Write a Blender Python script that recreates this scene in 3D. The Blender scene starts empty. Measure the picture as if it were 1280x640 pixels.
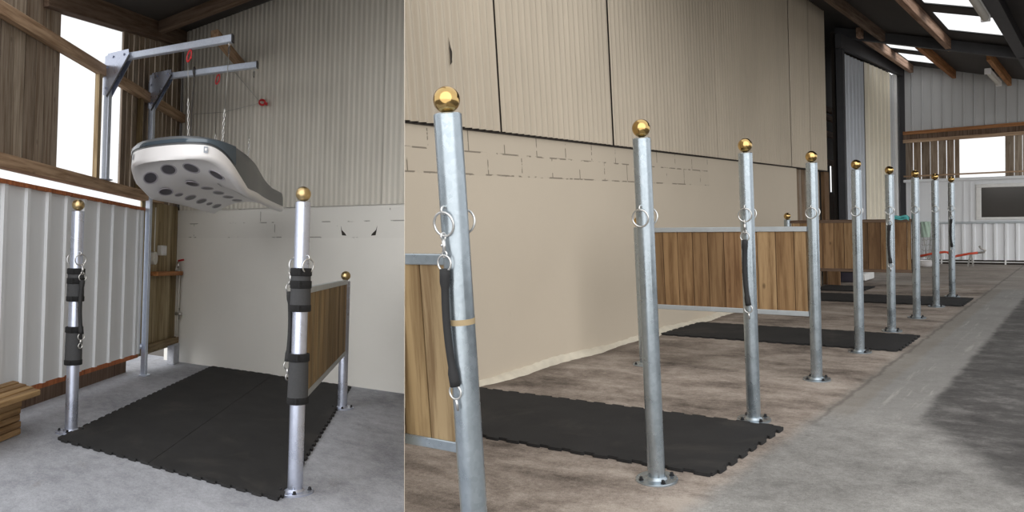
import bpy, bmesh, math, random
from mathutils import Vector, Matrix
random.seed(7)
PI = math.pi
SC = bpy.context.scene
COL = SC.collection

# ------------------------------------------------------------------ frames
H = 1.30                                   # eye height
CAM = Vector((0, 0, H))


class Frame:
    """a bay's own axes: x across, y along the bay, z up its posts; floor at z = 0"""
    def __init__(s, X, Y, Z):
        s.X, s.Y, s.Z = Vector(X), Vector(Y), Vector(Z)
        n = s.X.cross(s.Y).normalized()
        s.Z = s.Z / s.Z.dot(n)
        s.N = n
        s.O = CAM - H * n
        z = s.Z.normalized()
        x = (s.X - s.X.dot(z) * z).normalized()
        y = z.cross(x)
        s.rot = Matrix((x, y, z)).transposed()

    def __call__(s, p):
        return s.O + p[0] * s.X + p[1] * s.Y + p[2] * s.Z

    def mat(s, p, rz=0.0):
        return Matrix.Translation(s(p)) @ (s.rot @ Matrix.Rotation(rz, 3, 'Z')).to_4x4()


RF = Frame((0.840223, -0.542235, 0.002562), (0.610823, 0.791091, 0.032708), (-0.059884, -0.063173, 0.997703))
LF = Frame((0.843556, -0.537038, 0.001922), (-0.110457, 0.993138, -0.038433), (0.024034, 0.041327, 0.998857))
IDF = lambda p: Vector(p)

# ------------------------------------------------------------------ materials
MATS = {}


class NT:
    def __init__(s, name):
        s.m = bpy.data.materials.new(name)
        s.m.use_nodes = True
        s.t = s.m.node_tree
        s.t.nodes.clear()
        s.out = s.n('ShaderNodeOutputMaterial')
        s.b = s.n('ShaderNodeBsdfPrincipled')
        s.l(s.b.outputs[0], s.out.inputs[0])
        s.fc = s.n('ShaderNodeAttribute'); s.fc.attribute_name = 'fc'
        s.tn = s.n('ShaderNodeAttribute'); s.tn.attribute_name = 'tint'
        MATS[name] = s.m

    def n(s, t, **k):
        o = s.t.nodes.new(t)
        for a, b in k.items():
            setattr(o, a, b)
        return o

    def l(s, a, b):
        s.t.links.new(a, b)

    def set(s, **k):
        for a, v in k.items():
            s.b.inputs[a.replace('_', ' ')].default_value = v

    def coords(s, scale=(1, 1, 1)):
        m = s.n('ShaderNodeMapping')
        m.inputs['Scale'].default_value = scale
        s.l(s.fc.outputs['Vector'], m.inputs['Vector'])
        return m.outputs[0]

    def noise(s, scale, detail=4, rough=.55, cs=(1, 1, 1), dist=0):
        o = s.n('ShaderNodeTexNoise')
        o.inputs['Scale'].default_value = scale
        o.inputs['Detail'].default_value = detail
        o.inputs['Roughness'].default_value = rough
        o.inputs['Distortion'].default_value = dist
        s.l(s.coords(cs), o.inputs['Vector'])
        return o.outputs['Fac']

    def ramp(s, fac, stops):
        o = s.n('ShaderNodeValToRGB')
        e = o.color_ramp.elements
        while len(e) < len(stops):
            e.new(.5)
        for i, (p, c) in enumerate(stops):
            e[i].position = p
            e[i].color = (c[0], c[1], c[2], 1) if not isinstance(c, (int, float)) else (c, c, c, 1)
        s.l(fac, o.inputs[0])
        return o.outputs[0]

    def mix(s, fac, a, b, mode='MIX'):
        o = s.n('ShaderNodeMix', data_type='RGBA', blend_type=mode)
        for sock, v in ((o.inputs[0], fac), (o.inputs[6], a), (o.inputs[7], b)):
            if hasattr(v, 'is_output'):
                s.l(v, sock)
            elif isinstance(v, (int, float)):
                sock.default_value = v if sock == o.inputs[0] else (v, v, v, 1)
            else:
                sock.default_value = (v[0], v[1], v[2], 1)
        return o.outputs[2]

    def math(s, op, a, b=None, c=None, clamp=False):
        o = s.n('ShaderNodeMath', operation=op, use_clamp=clamp)
        for i, v in enumerate((a, b, c)):
            if v is None:
                continue
            if hasattr(v, 'is_output'):
                s.l(v, o.inputs[i])
            else:
                o.inputs[i].default_value = v
        return o.outputs[0]

    def sep(s):
        o = s.n('ShaderNodeSeparateXYZ')
        s.l(s.fc.outputs['Vector'], o.inputs[0])
        return o.outputs

    def step(s, v, a, b):
        o = s.n('ShaderNodeMapRange', interpolation_type='SMOOTHSTEP')
        s.l(v, o.inputs['Value'])
        o.inputs['From Min'].default_value = a
        o.inputs['From Max'].default_value = b
        return o.outputs['Result']

    def base(s, c):
        if hasattr(c, 'is_output'):
            s.l(c, s.b.inputs['Base Color'])
        else:
            s.b.inputs['Base Color'].default_value = (c[0], c[1], c[2], 1)

    def bump(s, h, strength=.3, dist=.01):
        o = s.n('ShaderNodeBump')
        o.inputs['Strength'].default_value = strength
        o.inputs['Distance'].default_value = dist
        s.l(h, o.inputs['Height'])
        s.l(o.outputs[0], s.b.inputs['Normal'])


def plain(name, c, rough=.6, metal=0.0, var=.12, scale=12, bump=0.0, spec=.5):
    m = NT(name)
    f = m.noise(scale)
    m.base(m.mix(f, [x * (1 - var) for x in c], [min(1, x * (1 + var)) for x in c]))
    m.set(Roughness=rough, Metallic=metal)
    m.b.inputs['Specular IOR Level'].default_value = spec
    if bump:
        m.bump(m.noise(scale * 5), bump)
    return m.m


def galv(name, a, b, rough=.42, metal=.75):
    m = NT(name)
    v = m.n('ShaderNodeTexVoronoi'); v.inputs['Scale'].default_value = 70
    m.l(m.coords((1, 1, .8)), v.inputs['Vector'])
    big = m.noise(7, 3)
    c = m.mix(m.math('MULTIPLY_ADD', v.outputs['Color'], .35, m.math('MULTIPLY', big, .65)), a, b)
    m.base(c)
    m.set(Metallic=metal)
    m.l(m.ramp(big, [(.3, rough - .08), (.7, rough + .1)]), m.b.inputs['Roughness'])
    m.bump(m.noise(60, 2), .03, .002)
    return m.m


galv('galvanised_steel', (.30, .355, .395), (.50, .56, .61), .28, .85)
galv('galvanised_steel_cool', (.48, .52, .64), (.66, .71, .85), .30, .8)
galv('ring_steel', (.5, .5, .5), (.78, .78, .76), .3, .9)
galv('bracket_steel', (.48, .54, .66), (.74, .80, .92), .4, .45)
plain('rail_steel', (.46, .50, .53), .5, .5, .15, 15)
plain('dark_steel', (.05, .05, .055), .6, .3, .3, 6)
plain('bolt_steel', (.03, .03, .032), .5, .6)
m = NT('brass'); m.base(m.mix(m.noise(30), (.50, .33, .12), (.66, .46, .20))); m.set(Metallic=1.0, Roughness=.16)
m = NT('dull_brass'); m.base(m.mix(m.noise(40), (.42, .30, .13), (.70, .54, .30))); m.set(Metallic=1.0, Roughness=.3)

m = NT('rubber')
f = m.noise(3, 5, .6); sp = m.noise(220, 2)
c = m.mix(f, (.012, .012, .013), (.034, .033, .033))
c = m.mix(m.ramp(sp, [(.70, 0), (.78, .5)]), c, (.09, .085, .08))
m.base(m.mix(m.ramp(m.noise(1.6, 6, .65, dist=.4), [(.55, 0), (.8, .35)]), c, (.12, .105, .09)))
m.set(Roughness=.85); m.b.inputs['Specular IOR Level'].default_value = .3
m.bump(sp, .5, .004)


def concrete(name, dark, light):
    m = NT(name)
    a = m.noise(1.1, 6, .6, dist=.3); b = m.noise(9, 6, .7); g = m.noise(160, 3, .7)
    h_ = m.noise(42, 4, .7)
    k = m.math('ADD', m.math('MULTIPLY', a, .34), m.math('ADD', m.math('MULTIPLY', b, .26), m.math('ADD', m.math('MULTIPLY', g, .24), m.math('MULTIPLY', h_, .2))))
    return m, k, g, a, b


m, k, g, a, b = concrete('concrete_cool', 0, 0)
c = m.ramp(k, [(.38, (.19, .195, .22)), (.52, (.365, .375, .41)), (.66, (.54, .55, .60))])
c = m.mix(m.ramp(m.noise(2.3, 7, .7, dist=.6), [(.60, 0), (.72, .45)]), c, (.20, .185, .165))
c = m.mix(m.ramp(m.noise(95, 3, .75), [(.30, .38), (.46, 0)]), c, (.10, .10, .11))
m.base(c); m.set(Roughness=.85); m.b.inputs['Specular IOR Level'].default_value = .25
m.bump(m.math('ADD', g, b), .35, .006)

# stable yard floor: brown worn standing, smooth grey lane, dark rough yard beyond, pale concrete apron in front
m, k, g, a, b = concrete('concrete_yard', 0, 0)
x, y, z = m.sep()[:3]
wob = m.math('MULTIPLY_ADD', m.noise(2.2, 5, .6), .5, -.25)
wob2 = m.math('MULTIPLY_ADD', m.noise(6, 5, .6), .09, -.045)
xw = m.math('ADD', x, wob); xs = m.math('ADD', x, wob2)
yw = m.math('ADD', y, wob)
pale = m.ramp(k, [(.38, (.115, .11, .104)), (.52, (.262, .254, .242)), (.67, (.45, .438, .42))])
brown = m.ramp(m.math('ADD', m.math('MULTIPLY', k, .65), m.math('MULTIPLY', m.noise(1.7, 7, .65, cs=(.7, 1.5, 1), dist=.5), .35)),
               [(.42, (.09, .072, .060)), (.50, (.265, .22, .187)), (.58, (.45, .39, .34))])
lane = m.ramp(k, [(.38, (.20, .192, .183)), (.55, (.285, .277, .265)), (.75, (.37, .36, .345))])
lane = m.mix(m.ramp(m.noise(2.5, 6, .7, cs=(6, .5, 1)), [(.56, 0), (.66, .45)]), lane, (.48, .46, .43))
dark = m.ramp(m.math('ADD', m.math('MULTIPLY', k, .6), m.math('MULTIPLY', m.noise(3, 7, .75, cs=(1, 1.8, 1)), .4)),
              [(.40, (.035, .033, .033)), (.52, (.10, .095, .092)), (.64, (.24, .23, .222))])
strip = m.ramp(k, [(.30, (.16, .145, .13)), (.55, (.27, .25, .225)), (.75, (.37, .35, .32))])
far = m.ramp(m.math('ADD', m.math('MULTIPLY', k, .6), m.math('MULTIPLY', m.noise(1.2, 6, .7, cs=(.5, 2, 1)), .4)), [(.34, (.16, .14, .125)), (.52, (.30, .275, .25)), (.7, (.48, .45, .42))])
yd = m.math('ADD', yw, m.math('MULTIPLY', m.math('MAXIMUM', m.math('ADD', x, .85), 0.0), 1.9))
front = m.math('SUBTRACT', 1.0, m.step(yd, 5.0, 5.5))
rightside = m.step(xs, -.93, -.86)
c = m.mix(rightside, lane, dark)
c = m.mix(m.math('SUBTRACT', 1.0, m.step(xs, -1.28, -1.22)), c, strip)
c = m.mix(front, c, pale)
c = m.mix(m.step(yw, 14.0, 14.6), c, far)
inbay = m.math('SUBTRACT', 1.0, m.step(xs, -1.50, -1.36))
c = m.mix(m.math('MULTIPLY', inbay, m.math('SUBTRACT', 1.0, m.math('MULTIPLY', m.step(yw, 14.2, 15.5), .6))), c, brown)
seam = m.math('MULTIPLY', m.step(xs, -1.43, -1.40), m.math('SUBTRACT', 1.0, m.step(xs, -1.40, -1.375)))
seam = m.math('MULTIPLY', seam, m.step(y, 4.7, 5.2))
c = m.mix(m.math('MULTIPLY', seam, .5), c, (.09, .08, .072))
gut = m.math('MULTIPLY', m.step(xs, -3.72, -3.6), 1.0)
c = m.mix(m.math('MULTIPLY', m.math('SUBTRACT', 1.0, gut), .6), c, (.16, .13, .105))
c = m.mix(m.ramp(m.noise(95, 3, .75), [(.30, .38), (.46, 0)]), c, (.07, .062, .056))
m.base(c); m.set(Roughness=.82); m.b.inputs['Specular IOR Level'].default_value = .25
m.bump(m.math('ADD', g, b), .35, .006)


def render_wall(name, col, line, zlo, zhi, axis, brk, yend=99, bh=.17, bw=.44):
    """painted render with the courses of blocks left bare near the top"""
    m = NT(name)
    x, y, z = m.sep()[:3]
    a = m.noise(.9, 5, .6); b = m.noise(14, 4); g = m.noise(60, 3)
    c = m.mix(a, [v * .93 for v in col], [min(1, v * 1.06) for v in col])
    c = m.mix(m.ramp(m.noise(2.6, 6, .75, cs=(1, 1, .5)), [(.66, 0), (.76, .25)]), c, [v * .62 for v in col])
    br = m.n('ShaderNodeTexBrick')
    cb = m.n('ShaderNodeCombineXYZ')
    m.l(x if axis == 0 else y, cb.inputs[0])
    m.l(m.math('SUBTRACT', z, zlo), cb.inputs[1])
    m.l(cb.outputs[0], br.inputs['Vector'])
    br.inputs['Scale'].default_value = 1
    br.inputs['Mortar Size'].default_value = .0065
    br.inputs['Mortar Smooth'].default_value = .15
    br.inputs['Brick Width'].default_value = bw
    br.inputs['Row Height'].default_value = bh
    zone = m.math('MULTIPLY', m.step(z, zlo - .012, zlo - .006), m.math('SUBTRACT', 1.0, m.step(z, zhi, zhi + .01)))
    if yend < 90:
        zone = m.math('MULTIPLY', zone, m.math('SUBTRACT', 1.0, m.step(y, yend, yend + .02)))
    broken = m.step(m.noise(5, 3, .6, cs=(1, 1, 2)), brk, brk + .06)
    ln = m.math('MULTIPLY', m.math('MULTIPLY', br.outputs['Fac'], zone), broken)
    c = m.mix(m.math('MULTIPLY', ln, .7), c, line)
    c = m.mix(m.math('MULTIPLY', zone, .14), c, [v * .75 for v in col])
    m.base(c); m.set(Roughness=.8); m.b.inputs['Specular IOR Level'].default_value = .3
    m.bump(m.math('SUBTRACT', m.math('ADD', b, m.math('MULTIPLY', g, .4)), m.math('MULTIPLY', ln, 2.0)), .22, .006)
    return m.m


render_wall('wall_paint_beige', (.57, .495, .395), (.07, .055, .04), 1.622, 1.97, 1, .47, 9.25)
render_wall('wall_paint_pale', (.86, .845, .80), (.16, .145, .12), 1.585, 1.93, 0, .56, 99, .17, .5)


def sheet(name, col, var=.1, rough=.55, streak=.25, metal=0.0):
    m = NT(name)
    a = m.noise(1.1, 4); st = m.noise(7, 4, .6, cs=(1, 1, .08))
    c = m.mix(a, [v * (1 - var) for v in col], [min(1, v * (1 + var)) for v in col])
    c = m.mix(m.ramp(st, [(.45, 0), (.75, streak)]), c, [v * .6 for v in col])
    c = m.mix(1.0, c, m.ramp(m.tn.outputs['Fac'], [(0, .88), (1, 1.0)]), 'MULTIPLY')
    m.base(c); m.set(Roughness=rough, Metallic=metal); m.b.inputs['Specular IOR Level'].default_value = .35
    return m.m


sheet('corrugated_beige', (.52, .45, .355))
sheet('corrugated_pale', (.70, .67, .60))
sheet('cladding_white', (.82, .84, .87), .05, .4, .12)
sheet('cladding_cream', (.80, .74, .60), .05, .45, .1)
sheet('cladding_grey', (.52, .53, .54), .1, .5, .2)
sheet('cladding_bluegrey', (.50, .53, .58), .1, .45, .3)
sheet('roof_sheet', (.060, .055, .052), .2, .8, .2)
sheet('dark_void', (.05, .042, .036), .2, .9, .2)


def timber(name, cols, rough=.75, knots=.5, grain=(1, 1, 1), spread=.5):
    """grain runs along fc z; every plank carries its own tint and its own fc shift"""
    m = NT(name)
    g1 = m.noise(26, 5, .65, cs=(1, 1, .06), dist=.3); g2 = m.noise(3, 4, .6, cs=(1, 1, .35))
    t = m.tn.outputs['Fac']
    c = m.ramp(t, [(i / max(1, len(cols) - 1), cc) for i, cc in enumerate(cols)])
    c = m.mix(m.ramp(g1, [(.36, .9), (.60, 0)]), c, m.mix(1.0, c, (.46, .39, .33), 'MULTIPLY'))
    c = m.mix(m.ramp(g2, [(.4, .35), (.65, 0)]), c, m.mix(1.0, c, (.6, .55, .5), 'MULTIPLY'))
    v = m.n('ShaderNodeTexVoronoi'); v.inputs['Scale'].default_value = 4.5
    m.l(m.coords((1.5, 1.5, .8)), v.inputs['Vector'])
    c = m.mix(m.ramp(v.outputs['Distance'], [(.05, knots), (.11, 0)]), c, (.05, .026, .012))
    m.base(c); m.set(Roughness=rough); m.b.inputs['Specular IOR Level'].default_value = .3
    m.bump(g1, .25, .004)
    return m.m


timber('boards_treated', [(.32, .225, .11), (.42, .305, .16), (.25, .185, .095), (.37, .285, .165), (.48, .35, .20)], knots=.45)
timber('boards_warm', [(.21, .125, .06), (.33, .205, .10), (.15, .09, .046), (.27, .16, .08), (.42, .285, .15)], knots=.6)
timber('boards_aged', [(.27, .215, .165), (.37, .31, .25), (.30, .22, .15), (.43, .37, .30), (.24, .19, .145)], .85, .35)
timber('beam_pine', [(.47, .32, .20), (.57, .41, .28)], .7, .35)
timber('beam_orange', [(.42, .19, .075), (.52, .27, .12)], .7, .35)
timber('beam_rust', [(.48, .15, .05), (.56, .21, .09)], .7, .2)
timber('beam_aged', [(.15, .10, .072), (.21, .15, .11)], .85, .2)
timber('purlin_timber', [(.40, .25, .17), (.52, .36, .27)], .8, .3)
timber('purlin_orange', [(.44, .19, .07), (.50, .25, .10)], .75, .3)
timber('bench_timber', [(.38, .24, .11), (.47, .31, .15), (.32, .20, .095)], .7, .3)

timber('boards_weathered', [(.24, .165, .08), (.33, .235, .12), (.18, .125, .065), (.28, .215, .125), (.37, .265, .145)], .8, .6)
timber('boards_olive', [(.40, .32, .18), (.50, .42, .27), (.33, .26, .14)], .8, .3)
plain('white_plastic', (.80, .79, .80), .3, 0, .02, 5, .0)
plain('grey_shell', (.105, .112, .12), .35, 0, .1, 4)
plain('gloss_shell', (.06, .085, .11), .08, .1, .1, 4, spec=.8)
plain('lamp_dark', (.045, .04, .055), .35)
plain('lamp_bezel', (.42, .40, .45), .4)
plain('badge_grey', (.30, .33, .38), .4)
plain('black_strap', (.016, .016, .017), .75, 0, .2, 60)
plain('black_velcro', (.012, .012, .013), .95, 0, .5, 160, .6)
plain('pad_grey', (.052, .053, .056), .9, 0, .2, 90, .3)
plain('red_metal', (.55, .025, .03), .4)
plain('red_paint', (.60, .07, .03), .5)
plain('teal_cloth', (.10, .42, .42), .8)
plain('pale_green', (.42, .55, .46), .8)
plain('white_paint', (.75, .75, .74), .5)
plain('tape_brown', (.36, .27, .15), .6)
plain('pipe_white', (.62, .60, .55), .5)
plain('curb_pale', (.62, .565, .46), .8, 0, .2, 9, .3)
plain('dark_glass', (.055, .05, .045), .12, 0, .1, 3, spec=.6)
plain('wire_grey', (.38, .37, .35), .4, .7)
plain('cord_dark', (.06, .055, .055), .6)
m = NT('clear_sheet')
m.t.nodes.remove(m.b)
tr = m.n('ShaderNodeBsdfTransparent'); tl = m.n('ShaderNodeBsdfTranslucent'); mx = m.n('ShaderNodeMixShader')
tl.inputs[0].default_value = (.95, .95, .95, 1)
mx.inputs[0].default_value = .08
m.l(tr.outputs[0], mx.inputs[1]); m.l(tl.outputs[0], mx.inputs[2]); m.l(mx.outputs[0], m.out.inputs[0])

# ------------------------------------------------------------------ mesh building
MW = {}


class MB:
    def __init__(s):
        s.v, s.f, s.fc, s.t = [], [], [], []

    def add(s, vs, fs, tint=.5, off=(0, 0, 0), fcs=None):
        n = len(s.v)
        for i, p in enumerate(vs):
            s.v.append(Vector(p)); q = fcs[i] if fcs else p
            s.fc.append((q[0] + off[0], q[1] + off[1], q[2] + off[2])); s.t.append(tint)
        s.f += [tuple(n + i for i in f) for f in fs]
        return s

    def box(s, lo, hi, tint=.5, off=(0, 0, 0), fmap=None, ch=0.0):
        (a, b, c), (d, e, f) = lo, hi
        if ch:                                               # chamfered box
            vs, idx = [], {}
            for X, sx in ((a, 1), (d, -1)):
                for Y, sy in ((b, 1), (e, -1)):
                    for Z, sz in ((c, 1), (f, -1)):
                        for k in range(3):
                            q = [X + sx * ch, Y + sy * ch, Z + sz * ch]
                            q[k] = (X, Y, Z)[k]
                            idx[(sx, sy, sz, k)] = len(vs); vs.append(tuple(q))
            fs = []
            S = (1, -1)
            for k in range(3):
                i, j = [q for q in range(3) if q != k]
                for sk in S:
                    def key(si, sj):
                        t = [0, 0, 0]; t[k] = sk; t[i] = si; t[j] = sj
                        return (t[0], t[1], t[2], k)
                    fs.append([idx[key(1, 1)], idx[key(-1, 1)], idx[key(-1, -1)], idx[key(1, -1)]])
            for k in range(3):                                # edge faces
                i, j = [q for q in range(3) if q != k]
                for si in S:
                    for sj in S:
                        def key2(sk, ax):
                            t = [0, 0, 0]; t[k] = sk; t[i] = si; t[j] = sj
                            return (t[0], t[1], t[2], ax)
                        fs.append([idx[key2(1, i)], idx[key2(-1, i)], idx[key2(-1, j)], idx[key2(1, j)]])
            for sx in S:
                for sy in S:
                    for sz in S:
                        fs.append([idx[(sx, sy, sz, q)] for q in range(3)])
        else:
            vs = [(a, b, c), (d, b, c), (d, e, c), (a, e, c), (a, b, f), (d, b, f), (d, e, f), (a, e, f)]
            fs = [(0, 3, 2, 1), (4, 5, 6, 7), (0, 1, 5, 4), (1, 2, 6, 5), (2, 3, 7, 6), (3, 0, 4, 7)]
        return s.add(vs, fs, tint, off, [fmap(p) for p in vs] if fmap else None)

    def bar(s, p, q, w, h, up=(0, 0, 1), tint=.5, off=(0, 0, 0), ch=0.0):
        """rectangular bar from p to q; grain along its length"""
        p, q = Vector(p), Vector(q); d = q - p; L = d.length; d.normalize()
        sx = d.cross(Vector(up)).normalized(); uz = sx.cross(d)
        t = MB().box((-w / 2, -h / 2, 0), (w / 2, h / 2, L), ch=ch)
        vs = [p + sx * v.x + uz * v.y + d * v.z for v in t.v]
        return s.add(vs, t.f, tint, off, t.fc)

    def tube(s, pts, r, seg=10, closed=False, tint=.5, cap=True):
        P = [Vector(p) for p in pts]; n = len(P)
        vs, fs = [], []
        T = []
        for i in range(n):
            a = P[i - 1] if (closed or i > 0) else P[i]
            b = P[(i + 1) % n] if (closed or i < n - 1) else P[i]
            T.append((b - a).normalized())
        ref = Vector((0, 0, 1)) if abs(T[0].z) < .9 else Vector((1, 0, 0))
        u = T[0].cross(ref).normalized()
        for i in range(n):
            u = (u - u.dot(T[i]) * T[i])
            if u.length < 1e-6:
                u = T[i].orthogonal()
            u.normalize()
            w = T[i].cross(u)
            rr = r[i] if isinstance(r, (list, tuple)) else r
            for k in range(seg):
                a = 2 * PI * k / seg
                vs.append(P[i] + rr * (math.cos(a) * u + math.sin(a) * w))
        m = n if closed else n - 1
        for i in range(m):
            for k in range(seg):
                a, b = i * seg + k, i * seg + (k + 1) % seg
                c, d = ((i + 1) % n) * seg + (k + 1) % seg, ((i + 1) % n) * seg + k
                fs.append((a, b, c, d))
        if cap and not closed:
            fs.append(tuple(reversed(range(seg)))); fs.append(tuple((n - 1) * seg + k for k in range(seg)))
        return s.add(vs, fs, tint)

    def lathe(s, prof, seg=32, c=(0, 0, 0), tint=.5):
        c = Vector(c); vs, fs = [], []
        for r, z in prof:
            for k in range(seg):
                a = 2 * PI * k / seg
                vs.append(c + Vector((r * math.cos(a), r * math.sin(a), z)))
        for i in range(len(prof) - 1):
            for k in range(seg):
                fs.append((i * seg + k, i * seg + (k + 1) % seg, (i + 1) * seg + (k + 1) % seg, (i + 1) * seg + k))
        fs.append(tuple(reversed(range(seg)))); fs.append(tuple((len(prof) - 1) * seg + k for k in range(seg)))
        return s.add(vs, fs, tint)

    def sphere(s, c, r, seg=28, rings=16):
        prof = [(max(1e-4, r * math.sin(PI * i / rings)), -r * math.cos(PI * i / rings)) for i in range(rings + 1)]
        return s.lathe(prof, seg, c)

    def grid(s, fn, nu, nv, tint=.5, flip=False):
        vs = [fn(i / nu, j / nv) for j in range(nv + 1) for i in range(nu + 1)]
        fs = []
        for j in range(nv):
            for i in range(nu):
                a = j * (nu + 1) + i
                q = (a, a + 1, a + nu + 2, a + nu + 1)
                fs.append(tuple(reversed(q)) if flip else q)
        return s.add(vs, fs, tint)

    def prism(s, poly, z0, z1, tint=.5):
        n = len(poly)
        vs = [(x, y, z0) for x, y in poly] + [(x, y, z1) for x, y in poly]
        fs = [tuple(reversed(range(n))), tuple(range(n, 2 * n))] + [(i, (i + 1) % n, n + (i + 1) % n, n + i) for i in range(n)]
        return s.add(vs, fs, tint)

    def build(s, name, mat, parent=None, xf=None, smooth=False, angle=None, base=None):
        W = [xf(p) if xf else Vector(p) for p in s.v]
        me = bpy.data.meshes.new(name)
        o = bpy.data.objects.new(name, me)
        COL.objects.link(o)
        if parent is not None:
            root = parent
            while root.parent:
                root = root.parent
            inv = MW[root.name].inverted() if xf else Matrix.Identity(4)
            V = [inv @ p for p in W]
            o.parent = parent
        else:
            if base is None:
                n = len(W); zmin = min(p.z for p in W)
                base = Vector((sum(p.x for p in W) / n, sum(p.y for p in W) / n, zmin))
            o.location = base
            V = [p - base for p in W]
            MW[o.name] = Matrix.Translation(base)
        me.from_pydata([tuple(p) for p in V], [], s.f)
        a = me.attributes.new('fc', 'FLOAT_VECTOR', 'POINT')
        a.data.foreach_set('vector', [c for p in s.fc for c in p])
        a = me.attributes.new('tint', 'FLOAT', 'POINT')
        a.data.foreach_set('value', s.t)
        me.materials.append(MATS[mat])
        if smooth:
            me.polygons.foreach_set('use_smooth', [True] * len(me.polygons))
            if angle:
                me.set_sharp_from_angle(angle=math.radians(angle))
        me.update()
        return o


def tag(o, label, cat, group=None):
    o['label'] = label; o['category'] = cat
    if group:
        o['group'] = group
    return o


def thing(name, M, label, cat, group=None):
    o = bpy.data.objects.new(name, None)
    o.empty_display_size = .1
    COL.objects.link(o)
    o.matrix_basis = M
    MW[o.name] = M.copy()
    return tag(o, label, cat, group)


def structure(o):
    o['kind'] = 'structure'
    return o


def copy_tree(o, M=None, parent=None):
    c = o.copy(); COL.objects.link(c)
    if parent is None:
        c.matrix_basis = M
        MW[c.name] = M.copy()
    else:
        c.parent = parent
    for ch in list(o.children):
        copy_tree(ch, None, c)
    return c


def R(d):
    return math.radians(d)


def ringpts(c, r, ax1, ax2, n=20, e=1.0):
    c, a, b = Vector(c), Vector(ax1), Vector(ax2)
    return [c + r * math.cos(2 * PI * i / n) * a + e * r * math.sin(2 * PI * i / n) * b for i in range(n)]


def chain_links(mb, p, q, pitch=.032, r=.0035, w=.011):
    p, q = Vector(p), Vector(q); d = q - p; n = max(2, int(d.length / pitch)); d.normalize()
    u = d.orthogonal().normalized(); v = d.cross(u)
    for i in range(n):
        c = p + (q - p) * ((i + .5) / n)
        ax = u if i % 2 else v
        mb.tube(ringpts(c, 1, d * (pitch * .68), ax * w, 12), r, 6, True)


# ------------------------------------------------------------------ camera, sky
cam_d = bpy.data.cameras.new('camera'); cam = bpy.data.objects.new('camera', cam_d); COL.objects.link(cam)
cam_d.sensor_fit = 'HORIZONTAL'; cam_d.sensor_width = 36; cam_d.lens = 960 / 1280 * 36
cam_d.clip_start = .05; cam_d.clip_end = 400
cam.location = CAM; cam.rotation_euler = (R(90 - 1.5), 0, 0)
SC.camera = cam
w = bpy.data.worlds.new('sky'); SC.world = w; w.use_nodes = True
nt = w.node_tree; nt.nodes.clear()
tc = nt.nodes.new('ShaderNodeTexCoord'); sx = nt.nodes.new('ShaderNodeSeparateXYZ'); rp = nt.nodes.new('ShaderNodeValToRGB')
bg = nt.nodes.new('ShaderNodeBackground'); wo = nt.nodes.new('ShaderNodeOutputWorld')
mr = nt.nodes.new('ShaderNodeMapRange'); mr.inputs['From Min'].default_value = -1; mr.inputs['From Max'].default_value = 1
nt.links.new(tc.outputs['Generated'], sx.inputs[0]); nt.links.new(sx.outputs['Z'], mr.inputs['Value'])
nt.links.new(mr.outputs['Result'], rp.inputs[0]); nt.links.new(rp.outputs[0], bg.inputs[0]); nt.links.new(bg.outputs[0], wo.inputs[0])
e = rp.color_ramp.elements
e[0].position = .46; e[0].color = (.16, .15, .14, 1)
e[1].position = .5; e[1].color = (.98, .99, 1.0, 1)
bg.inputs[1].default_value = 1.2
sun_d = bpy.data.lights.new('sky_glow', 'SUN'); sun = bpy.data.objects.new('sky_glow', sun_d); COL.objects.link(sun)
sun_d.energy = 2.75; sun_d.angle = R(100); sun_d.color = (1.0, .985, .96)
sun.rotation_euler = Vector((.05, .95, -.22)).to_track_quat('-Z', 'Y').to_euler()      # the bright side of an overcast sky, behind the viewer
SC.view_settings.view_transform = 'Standard'; SC.view_settings.look = 'None'
SC.view_settings.exposure = 0; SC.view_settings.gamma = 1; SC.view_settings.use_curve_mapping = False
SC.cycles.max_bounces = 8; SC.cycles.diffuse_bounces = 5; SC.cycles.transparent_max_bounces = 12
SC.cycles.sample_clamp_indirect = 8
try:
    SC.cycles.use_denoising = True
except Exception:
    pass

# ------------------------------------------------------------------ cutting at the dividing sheet
TH = R(1.5)
ray0 = Vector((-.14, math.cos(TH), -math.sin(TH)))
upv = Vector((0, math.sin(TH), math.cos(TH)))
cut_n = ray0.cross(upv).normalized()        # points to the right bay
if cut_n.x < 0:
    cut_n.negate()


def clip(o, side, gap=.002):
    """trim a surface where it meets the dividing sheet (side +1 keeps the right bay)"""
    root = o
    while root.parent:
        root = root.parent
    M = MW[root.name]
    inv = M.inverted()
    co = inv @ (CAM + cut_n * gap * side)
    no = (inv.to_3x3() @ (cut_n * side)).normalized()
    bm = bmesh.new(); bm.from_mesh(o.data)
    r = bmesh.ops.bisect_plane(bm, geom=bm.verts[:] + bm.edges[:] + bm.faces[:], plane_co=co, plane_no=no, clear_inner=True)
    ed = [e for e in r['geom_cut'] if isinstance(e, bmesh.types.BMEdge)]
    try:
        bmesh.ops.holes_fill(bm, edges=ed)
    except Exception:
        pass
    bm.to_mesh(o.data); bm.free()
    return o


# ================================================================== THE SETTING
dv = MB()
t2 = .0007


def dpt(t, h, s):
    return CAM + ray0 * t + upv * h + cut_n * s


for (ta, tb, ha, hb) in ((2.79, 9.2, -1.75, 3.3), (.4, 2.79, -1.6, -1.2)):
    vs = [dpt(t, h, s) for h in (ha, hb) for (t, s) in ((ta, -t2), (tb, -t2), (tb, t2), (ta, t2))]
    dv.add(vs, [(0, 1, 2, 3), (7, 6, 5, 4), (0, 4, 5, 1), (1, 5, 6, 2), (2, 6, 7, 3), (3, 7, 4, 0)])
structure(dv.build('wall_middle', 'wall_paint_beige'))


def flat(poly, th=.08, div=1):
    return MB().prism(poly, -th, 0)


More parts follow.
